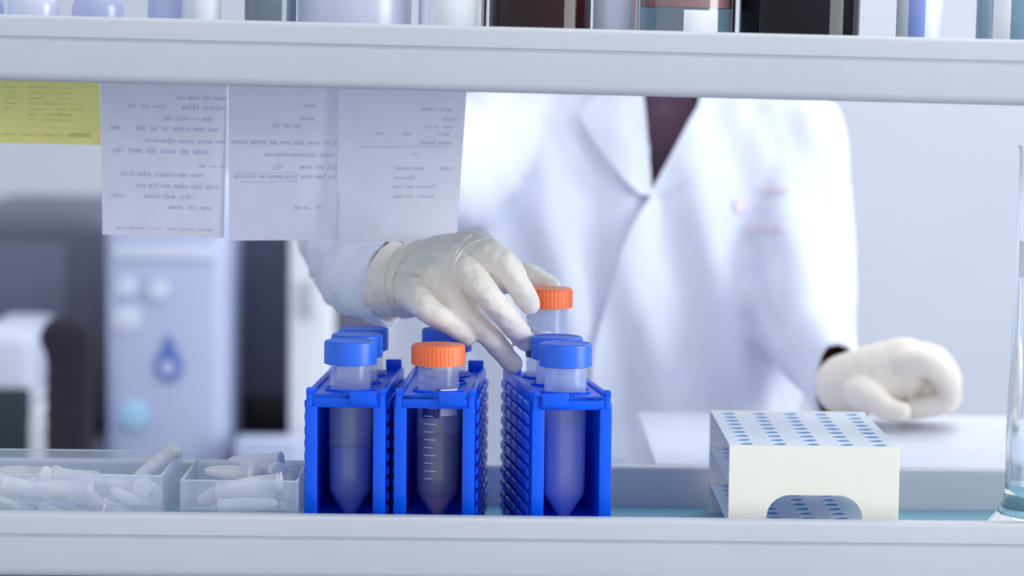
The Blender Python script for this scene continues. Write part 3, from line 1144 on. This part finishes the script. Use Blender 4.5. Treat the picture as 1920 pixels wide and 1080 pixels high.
for s in (-1, 1):
    bm = bmesh.new()
    chain(bm, [(0.07 + s * 0.085, TY + 0.03, -0.972, 0.046), (0.07 + s * 0.09, TY - 0.06, -0.978, 0.040), (0.07 + s * 0.095, TY - 0.15, -0.984, 0.034)], per=12)
    pobj('shoe', remesh(bm, 0.006, 4), 'shoe', sharp=180)

# --- shirt under the coat
bm = bmesh.new()
loft(bm, [(0.065, TY, -0.10, 0.150, 0.098), (0.07, TY, 0.0, 0.140, 0.094), (0.10, TY, 0.12, 0.140, 0.090),
          (0.125, TY, 0.22, 0.132, 0.086), (0.135, TY, 0.268, 0.100, 0.072), (0.138, TY, 0.296, 0.056, 0.054)], 32)
pobj('shirt', remesh(bm, 0.006, 4), 'shirt', sharp=180)

# --- coat: trunk and sleeves
bm = bmesh.new()
loft(bm, [(0.05, TY, -0.47, 0.245, 0.150), (0.05, TY, -0.20, 0.225, 0.140), (0.058, TY, 0.0, 0.207, 0.125), (0.085, TY, 0.12, 0.185, 0.118),
          (0.115, TY, 0.20, 0.165, 0.108), (0.130, TY, 0.262, 0.140, 0.088), (0.137, TY, 0.296, 0.100, 0.065), (0.14, TY, 0.318, 0.062, 0.055)], 48)
sl = px_chain(SLEEVE_L)
chain(bm, sl, per=10)
sr = px_chain(SLEEVE_R)
chain(bm, sr, per=10)
coat_me = remesh(bm, 0.005, 5)


def fold(co):
    """cloth folds: metres of displacement"""
    x, y, z = co
    f = 0.0
    f += 0.0080 * math.sin((x + 0.22 * z) * 95 + 2.2 * noise.noise(Vector((x * 4, y * 2, z * 3)))) * max(0, min(1, (0.30 - z) * 5))
    f += 0.006 * noise.noise(Vector((x * 16 + z * 8, y * 10, z * 6)))
    f += 0.003 * noise.noise(Vector((x * 40, y * 30, z * 22 + x * 20)))
    return f


import numpy as np
nv = len(coat_me.vertices)
nrm = [v.normal.copy() for v in coat_me.vertices]
for v, nn in zip(coat_me.vertices, nrm):
    k = 1.0
    # tighter rumples along the reaching sleeve
    f = fold(v.co)
    if v.co.y < 0.42 and v.co.x < 0.0:
        f = 0.0085 * math.sin((v.co.y - 0.8 * v.co.x) * 215 + 4 * noise.noise(v.co * 20)) * min(1, max(0.15, (v.co.y - 0.20) * 20)) + 0.005 * noise.noise(v.co * 42)
    v.co += nn * f
    if v.co.y < 0.49 and v.co.x > bx0 - 0.01 and v.co.z < 0.030:
        v.co.z = 0.030
# neck opening, cut out of the trunk front
cam_bvh_pts = None


VPOLY = [(1196, 60), (1330, 60), (1322, 186), (1221, 362), (1204, 186)]


def inpoly(x, y, poly):
    r = False
    j = len(poly) - 1
    for i in range(len(poly)):
        xi, yi = poly[i]
        xj, yj = poly[j]
        if (yi > y) != (yj > y) and x < (xj - xi) * (y - yi) / (yj - yi) + xi:
            r = not r
        j = i
    return r


bmc = bmesh.new()
bmc.from_mesh(coat_me)
coat_bvh = BVHTree.FromBMesh(bmc)
dele = []
for f in bmc.faces:
    c = f.calc_center_median()
    px, py = to_px(c)
    if c.y < TY + 0.02 and inpoly(px, py, VPOLY):
        dele.append(f)
    elif c.z > 0.305 and (c - Vector((hx, TY, c.z))).length < 0.075:
        dele.append(f)
# open sleeve ends and hem
dele = [f for f in dele if f.is_valid]
bmesh.ops.delete(bmc, geom=dele, context='FACES')
dele = []
for p, dirv in ((P(722, 530, 1.925), Vector((0.92, -0.30, 0.05)).normalized()),
                (Vector(sr[-1][:3]), (Vector(sr[-1][:3]) - Vector(sr[-2][:3])).normalized())):
    near = [f for f in bmc.faces if (f.calc_center_median() - p).length < 0.085]
    geom = list({x for f in near for x in (f, *f.edges, *f.verts)})
    bmesh.ops.bisect_plane(bmc, geom=geom, plane_co=p + dirv * 0.004, plane_no=dirv)
    for f in bmc.faces:
        c = f.calc_center_median()
        if (c - p).length < 0.085 and (c - p).dot(dirv) > 0.004:
            dele.append(f)
for f in bmc.faces:
    if f.calc_center_median().z < -0.462:
        dele.append(f)
bmesh.ops.delete(bmc, geom=[f for f in set(dele) if f.is_valid], context='FACES')
hems = []
for p in (P(722, 530, 1.925), Vector(sr[-1][:3])):
    es = [e for e in bmc.edges if e.is_boundary and (e.verts[0].co - p).length < 0.07]
    hems.append([(e.verts[0].co.copy(), e.verts[1].co.copy()) for e in es])
coat = pobj('lab_coat', bmc, 'coat', sharp=180)
sd = coat.modifiers.new('cloth_thickness', 'SOLIDIFY')
sd.thickness = 0.0018
sd.offset = -1


for segs in hems:
    if not segs:
        continue
    cen = sum((a for a, b in segs), Vector()) / len(segs)
    u0 = (segs[0][0] - cen).normalized()
    nn = Vector()
    for a, b in segs:
        c_ = (a - cen).cross(b - cen)
        nn += c_ if c_.dot(nn) >= 0 else -c_
    nn.normalize()
    v0 = nn.cross(u0)
    ring = sorted((a for a, b in segs), key=lambda q: math.atan2((q - cen).dot(v0), (q - cen).dot(u0)))
    bm = bmesh.new()
    tube(bm, ring[::2], 0.0016, 8, closed=True)
    pobj('cuff_hem', bm, 'coat', coat, sharp=180)


def surf(px, py, off=0.0, dmax=4):
    dirv = (R3 @ Vector(((px - 960) / F, -(py - 540) / F, -1.0))).normalized()
    h = coat_bvh.ray_cast(CAM, dirv)
    if h[0] is None:
        return P(px, py, 2.30) - dirv * off
    return h[0] - dirv * off


def patch(name, poly, off, thick, m, parent=None, n=14):
    """cloth patch laid on the coat front: outline of pixels, sampled over the surface"""
    # poly given as two side curves (left list, right list)
    left, right = poly
    lf = smooth_pts(left, 6)
    rf = smooth_pts(right, 6)
    k = max(len(lf), len(rf))
    samp = lambda c, t: tuple(a + (b - a) * (t * (len(c) - 1) - int(min(t * (len(c) - 1), len(c) - 2)))
                              for a, b in zip(c[int(min(t * (len(c) - 1), len(c) - 2))], c[int(min(t * (len(c) - 1), len(c) - 2)) + 1]))
    bm = bmesh.new()
    top, bot = [], []
    for j in range(k):
        t = j / (k - 1)
        a, b = samp(lf, t), samp(rf, t)
        rt, rb = [], []
        for i in range(n + 1):
            u = i / n
            q = (a[0] + (b[0] - a[0]) * u, a[1] + (b[1] - a[1]) * u)
            o_ = off if not callable(off) else off(u, t)
            rt.append(bm.verts.new(surf(q[0], q[1], o_)))
            rb.append(bm.verts.new(surf(q[0], q[1], o_ - thick)))
        top.append(rt)
        bot.append(rb)
    for j in range(k - 1):
        for i in range(n):
            bm.faces.new((top[j][i], top[j + 1][i], top[j + 1][i + 1], top[j][i + 1]))
            bm.faces.new((bot[j][i], bot[j][i + 1], bot[j + 1][i + 1], bot[j + 1][i]))
        for (c_, s_) in ((0, 0), (n, 1)):
            bm.faces.new((top[j][c_], bot[j][c_], bot[j + 1][c_], top[j + 1][c_]))
    for j in (0, k - 1):
        for i in range(n):
            bm.faces.new((top[j][i], top[j][i + 1], bot[j][i + 1], bot[j][i]))
    return pobj(name, bm, m, parent or coat, sharp=50)


patch('lapel', ([(1116, 120), (1112, 178), (1088, 216), (1128, 285), (1190, 356), (1216, 366)],
                [(1200, 120), (1207, 178), (1211, 216), (1217, 285), (1222, 352), (1223, 366)]), 0.010, 0.008, 'coat')
patch('lapel', ([(1314, 120), (1312, 186), (1290, 230), (1258, 290), (1230, 342), (1216, 368)],
                [(1400, 120), (1408, 186), (1396, 240), (1340, 300), (1270, 352), (1232, 372)]),
      lambda u, t: 0.006 * (1 - u) + 0.0012, 0.005, 'coat')
patch('front_flap', ([(1221, 366), (1204, 392), (1183, 430), (1162, 485), (1135, 577), (1113, 660), (1108, 760), (1108, 860)],
                     [(1234, 372), (1240, 392), (1240, 430), (1226, 485), (1204, 577), (1186, 660), (1180, 760), (1180, 860)]),
      lambda u, t: 0.009 * (1 - u) ** 1.0 + 0.0008, 0.006, 'coat', n=16)
# faint pink embroidery on the chest
patch('embroidered_emblem', ([(1379, 376), (1379, 396)], [(1399, 376), (1399, 396)]), 0.003, 0.001, 'stitch', n=4)
patch('embroidered_lettering', ([(1400, 424), (1402, 432)], [(1466, 424), (1466, 432)]), 0.003, 0.001, 'stitch', n=10)
patch('embroidered_lettering', ([(1428, 352), (1430, 360)], [(1478, 350), (1478, 358)]), 0.003, 0.001, 'stitch', n=10)

# --- reaching glove (picture left)
bm = bmesh.new()
K = px_chain
fingers = [
    # index
    [(893, 468, 1.812, 14.0), (918, 478, 1.796, 11.2), (950, 500, 1.789, 9.8), (973, 538, 1.794, 8.9), (993, 569, 1.803, 7.6)],
    # middle
    [(862, 488, 1.806, 13.3), (886, 522, 1.788, 10.4), (920, 560, 1.783, 9.0), (955, 602, 1.791, 8.4), (985, 640, 1.806, 7.2)],
    # ring
    [(826, 516, 1.808, 12.6), (852, 558, 1.798, 9.8), (888, 602, 1.797, 8.3), (926, 642, 1.801, 7.9), (962, 682, 1.809, 6.9)],
    # little
    [(780, 552, 1.806, 12.6), (798, 576, 1.790, 9.6), (826, 596, 1.787, 8.2), (852, 613, 1.790, 7.6), (876, 632, 1.796, 6.6)],
]
for f in fingers:
    chain(bm, K(f), per=10, sub=3)
wr_ = (722, 520, 1.890)
for f, (wx, wy, wd, wrr) in zip(fingers, ((750, 510, 1.886, 19), (746, 517, 1.884, 20), (744, 530, 1.884, 20), (746, 545, 1.888, 19))):
    a = f[0]
    mid = ((a[0] + wx) / 2 + 2, (a[1] + wy) / 2 - 4, (a[2] + wd) / 2 - 0.004, (a[3] + wrr) / 2 - 0.5)
    chain(bm, K([(wx, wy, wd, wrr), mid, a]), per=12, sub=3)
    chain(bm, K([(wx + 10, wy + 4, wd + 0.006, wrr), (mid[0] + 6, mid[1] + 10, mid[2] + 0.014, mid[3]), (a[0] + 6, a[1] + 12, a[2] + 0.012, a[3] - 1)]), per=10, sub=2)
# thumb, behind the cap
chain(bm, K([(800, 540, 1.872, 17), (880, 535, 1.868, 14.5), (940, 522, 1.866, 11.5), (985, 520, 1.866, 10), (1030, 538, 1.862, 8.2)]), per=10, sub=3)
# cuff
chain(bm, K([(756, 528, 1.880, 25), (738, 526, 1.892, 26.5), (715, 522, 1.905, 28.5), (700, 520, 1.912, 29.5)]), per=10, sub=3)
gl_me = remesh(bm, 0.0011, 4, 0.5)
for v in gl_me.vertices:
    pass
gn = [v.normal.copy() for v in gl_me.vertices]
for v, nn in zip(gl_me.vertices, gn):
    v.co += nn * (0.0007 * noise.noise(v.co * 160) + 0.0009 * noise.noise(v.co * 70))
bmg = bmesh.new()
bmg.from_mesh(gl_me)
cp = P(722, 520, 1.907)
cdir = Vector((-0.90, 0.36, 0.30)).normalized()
nearg = [f for f in bmg.faces if f.calc_center_median().x < P(790, 520, 1.9).x]
bmesh.ops.bisect_plane(bmg, geom=list({x for f in nearg for x in (f, *f.edges, *f.verts)}), plane_co=cp, plane_no=cdir)
dl = [f for f in bmg.faces if (f.calc_center_median() - cp).dot(cdir) > 0.0 and f.calc_center_median().x < P(790, 520, 1.9).x]
bmesh.ops.delete(bmg, geom=dl, context='FACES')
glove_bvh = BVHTree.FromBMesh(bmg)
glove = pobj('glove', bmg, 'glove', sharp=180)
gs = glove.modifiers.new('latex_thickness', 'SOLIDIFY')
gs.thickness = 0.0006
gs.offset = -1


def glove_line(name, pts, r, m):
    out = []
    for (x, y) in smooth_pts(pts, 8):
        dirv = (R3 @ Vector(((x - 960) / F, -(y - 540) / F, -1.0))).normalized()
        h = glove_bvh.ray_cast(CAM, dirv)
        if h[0] is not None and h[0].y < 0.3:
            out.append(h[0] + dirv * r * 0.3)
    if len(out) > 3:
        bm = bmesh.new()
        tube(bm, out, r, 8)
        pobj(name, bm, m, glove)


glove_line('latex_ridge', [(905, 449), (884, 456), (864, 472), (852, 496), (850, 515), (858, 530)], 0.0009, 'glove')
glove_line('latex_ridge', [(884, 440), (868, 454), (856, 472), (850, 488)], 0.0007, 'glove')
glove_line('cuff_bead', [(792, 460), (770, 474), (752, 495), (740, 520), (737, 548), (742, 566)], 0.0011, 'glove_bead')
glove_line('cuff_bead', [(757, 458), (738, 478), (726, 505), (722, 535), (728, 566)], 0.0008, 'glove_bead')

# --- resting glove (picture right)
bm = bmesh.new()
chain(bm, K([(1588, 722, 2.150, 26), (1640, 708, 2.138, 27), (1695, 690, 2.130, 25)]), per=10, sub=3)
chain(bm, K([(1640, 722, 2.158, 25), (1700, 705, 2.155, 24), (1735, 725, 2.150, 20)]), per=10, sub=2)
for i in range(4):
    d0 = 2.104 + 0.0175 * i
    e = 5 * i
    chain(bm, K([(1700 + e, 684 - e, d0 + 0.010, 14), (1742 + e, 684 - e * .6, d0, 11.0), (1776 + e * .4, 716, d0, 10.2),
                 (1778 - e * .6, 752, d0 + 0.002, 9.6), (1735 - e, 764, d0 + 0.006, 9.0), (1712 - e, 768, d0 + 0.008, 8.4)]), per=10, sub=2)
chain(bm, K([(1690, 725, 2.150, 20), (1745, 728, 2.145, 15), (1750, 735, 2.125, 13)]), per=10, sub=2)
chain(bm, K([(1615, 738, 2.118, 15), (1640, 752, 2.104, 11.5), (1668, 768, 2.098, 9.5), (1690, 772, 2.094, 8.4)]), per=10, sub=2)
pobj('glove', remesh(bm, 0.002, 4), 'glove', sharp=180)

# ------------------------------------------------------------------ room behind
# back counter on the left
CT = P(300, 850, 3.0).z
CTZ = CT - 0.03


def wbox(x0, x1, y0, y1, d, depth, bev=0.004, zbase=None):
    """box whose front face covers the given pixels at distance d"""
    a, b = P(x0, y0, d), P(x1, y1, d)
    z0 = zbase if zbase is not None else b.z
    return a.x, b.x, d - 1.72, d - 1.72 + depth, z0, a.z, bev


ctr = thing('back_counter', 'dark grey counter along the far wall behind the notes', 'counter', (-0.65, 1.2, FZ))
obj('counter_top', B(-1.2, 0.42, -0.06, 0.75, CTZ - 0.03 - FZ, CTZ - FZ, 0.003), 'dark_grey', ctr)
for k in range(3):
    x0 = -1.18 + k * 0.53
    cab = obj('cabinet', B(x0, x0 + 0.525, -0.02, 0.74, 0.0, CTZ - 0.0301 - FZ, 0.002), 'mid_grey', ctr)
    dr = obj('door', B(x0 + 0.01, x0 + 0.515, -0.038, -0.0201, 0.1, CTZ - 0.06 - FZ, 0.003), 'mid_grey', cab)
    obj('handle', B(x0 + 0.06, x0 + 0.16, -0.055, -0.0381, CTZ - 0.14 - FZ, CTZ - 0.125 - FZ, 0.003), 'post', dr)


def base_obj(name, label, cat, x0, x1, y0, d, depth, m, bev=0.01, group=None):
    a, b = P(x0, y0, d), P(x1, y0, d)
    t = thing(name, label, cat, ((a.x + b.x) / 2, d - 1.72 + depth / 2, CTZ + 0.0005), 0, group)
    hx_ = (b.x - a.x) / 2
    h = a.z - CTZ
    obj('housing', B(-hx_, hx_, -depth / 2, depth / 2, 0, h, bev, 4), m, t)
    return t, hx_, h


# tall white machine with a drop emblem
D1 = 3.02
t, hx_, h = base_obj('water_purifier', 'tall white water purifier with a blue drop emblem behind the notes', 'machine', 196, 424, 330, D1, 0.19, 'carboy', 0.02)
yf = -0.095


def on_face(px, py):
    p = P(px, py, D1)
    return p.x - t.location.x, p.z - t.location.z


def disc(px, py, r_px, m, name, th=0.006):
    x, z = on_face(px, py)
    bm = L([(r_px / F * D1, 0), (r_px / F * D1, th), (r_px / F * D1 * 0.8, th + 0.002)], 24)
    o = obj(name, bm, m, t)
    o.rotation_euler = (PI / 2, 0, 0)
    o.location = (x, yf, z)
    return o


disc(238, 540, 19, 'carboy_l', 'round_button')
disc(297, 545, 20, 'carboy_l', 'round_button')
disc(250, 780, 28, 'lamp_blue', 'indicator_light')
disc(238, 600, 26, 'carboy_l', 'round_button', 0.003)
x0, z0 = on_face(215, 462)
x1, z1 = on_face(405, 488)
obj('front_strip', B(x0, x1, yf - 0.004, yf - 0.0002, z1, z0, 0.002), 'carboy_l', t)
# drop emblem
bm = bmesh.new()
cx, cz = on_face(317, 685)
s = 1 / F * D1
out = []
for k in range(32):
    a = 2 * PI * k / 32
    x = math.sin(a)
    zz = -math.cos(a)
    if zz > 0:
        x *= (1 - zz) ** 0.7
        zz *= 1.9
    out.append((cx + x * 27 * s, cz + zz * 32 * s))
va = [bm.verts.new((x, yf - 0.0005, z)) for x, z in out]
vb = [bm.verts.new((x, yf - 0.003, z)) for x, z in out]
for k in range(32):
    bm.faces.new((va[k], va[(k + 1) % 32], vb[(k + 1) % 32], vb[k]))
bm.faces.new(va)
bm.faces.new(vb[::-1])
em = obj('drop_emblem', bm, 'logo_blue', t)
o = obj('drop_highlight', L([(14 * s, 0), (14 * s, 0.001), (9 * s, 0.0012)], 20), 'carboy', em)
o.rotation_euler = (PI / 2, 0, 0)
o.location = (cx - 2 * s, yf - 0.003, cz - 4 * s)

# dark instruments and panel, after a block for the shaded far left
t, _, h = base_obj('shade_block', 'large dark grey block standing in for the shaded area at the far left', 'cabinet', -120, 192, 395, 3.30, 0.40, 'dark_grey', 0.03)  # added box; its dark grey paints the shade of the far-left background
obj('block_panel', B(-0.06, 0.06, -0.206, -0.2001, h - 0.16, h - 0.04, 0.002), 'mid_grey', t)
t, _, h = base_obj('incubator', 'dark grey incubator between the white purifier and the white door', 'incubator', 432, 560, 420, 3.22, 0.40, 'dark_grey', 0.015)
a, b = P(440, 745, 3.2), P(556, 822, 3.2)
obj('dark_window', B(a.x - t.location.x, b.x - t.location.x, -0.207, -0.2001, b.z - t.location.z, a.z - t.location.z, 0.003), 'black', t)
t, hx_, h = base_obj('white_locker', 'tall narrow white locker behind the reaching sleeve', 'locker', 542, 625, 300, 3.05, 0.30, 'white_plastic', 0.006)
obj('handle', B(-0.004, 0.004, -0.165, -0.1502, h * 0.5, h * 0.62, 0.002), 'post', t)
t, _, h = base_obj('paper_stack', 'low pile of white paper in front of the dark incubator', 'paper', 440, 560, 826, 2.98, 0.05, 'carboy', 0.003)
base_obj('filing_cabinet', 'dark grey cabinet between the narrow white locker and the lab coat', 'cabinet', 632, 760, 400, 3.10, 0.40, 'dark_grey', 0.01)
# chair at far left
cx0 = P(132, 845, 2.72)
ch = thing('office_chair', 'dark upholstered office chair with rounded back at the far left', 'chair', (cx0.x, cx0.y, FZ))
zb = P(132, 590, 2.72).z - FZ
hwc = 44 / F * 2.72
bm = bmesh.new()
chain(bm, [(-hwc * 0.35, 0, zb - hwc, hwc), (0, 0, zb - hwc, hwc)], per=4)
chain(bm, [(0, 0, zb - hwc, hwc * 1.05), (0, -0.01, zb - 0.20, hwc * 1.1), (0, -0.0, zb - 0.36, hwc)], per=10)
obj('backrest', remesh(bm, 0.006, 4), 'chair_fabric', ch, sharp=180)
obj('seat', B(-0.20, 0.20, -0.36, 0.04, 0.50, 0.57, 0.03, 4), 'chair_fabric', ch)
obj('back_post', B(-0.02, 0.02, -0.015, 0.015, 0.55, zb - 0.3, 0.004), 'black', ch)
obj('gas_lift', L([(0.03, 0.1), (0.025, 0.5)], 20, cy=-0.16), 'black', ch)
for k in range(5):
    a = 2 * PI * k / 5
    bm = bmesh.new()
    tube(bm, [(0, -0.16, 0.11), (0.26 * math.cos(a), -0.16 + 0.26 * math.sin(a), 0.065)], 0.018, 8)
    leg = obj('leg', bm, 'black', ch)
    obj('caster', L([(0.012, -0.028), (0.026, -0.02), (0.026, 0.02), (0.012, 0.028)], 16, cx=0.26 * math.cos(a), cy=-0.16 + 0.26 * math.sin(a), z0=0.029), 'black', leg)

t, _, h = base_obj('pale_instrument', 'pale rounded instrument at the left picture edge', 'instrument', -60, 66, 618, 2.96, 0.20, 'carboy_l', 0.02)
a, b = P(-60, 726, 2.96), P(60, 850, 2.96)
obj('dark_base', B(a.x - t.location.x, b.x - t.location.x - 0.001, -0.112, -0.1002, 0.002, a.z - t.location.z, 0.003), 'green', t)
p0 = P(54, 846, 2.80)
t = thing('white_bottle', 'white plastic bottle in front of the pale instrument at far left', 'bottle', (p0.x, 2.90 - 1.72 - 0.02, CTZ + 0.0005))
rb = 24 / F * 2.88
hb = P(54, 735, 2.88).z - CTZ
obj('bottle_body', L([(rb * .95, 0), (rb, 0.004), (rb, hb * 0.72), (rb * 0.8, hb * 0.82), (rb * 0.45, hb * 0.88), (rb * 0.45, hb * 0.9)], 28), 'white_plastic', t)
obj('screw_cap', ribbed_cap(rb * 0.5, hb * 0.1, 30), 'white_plastic', t).location.z = hb * 0.9
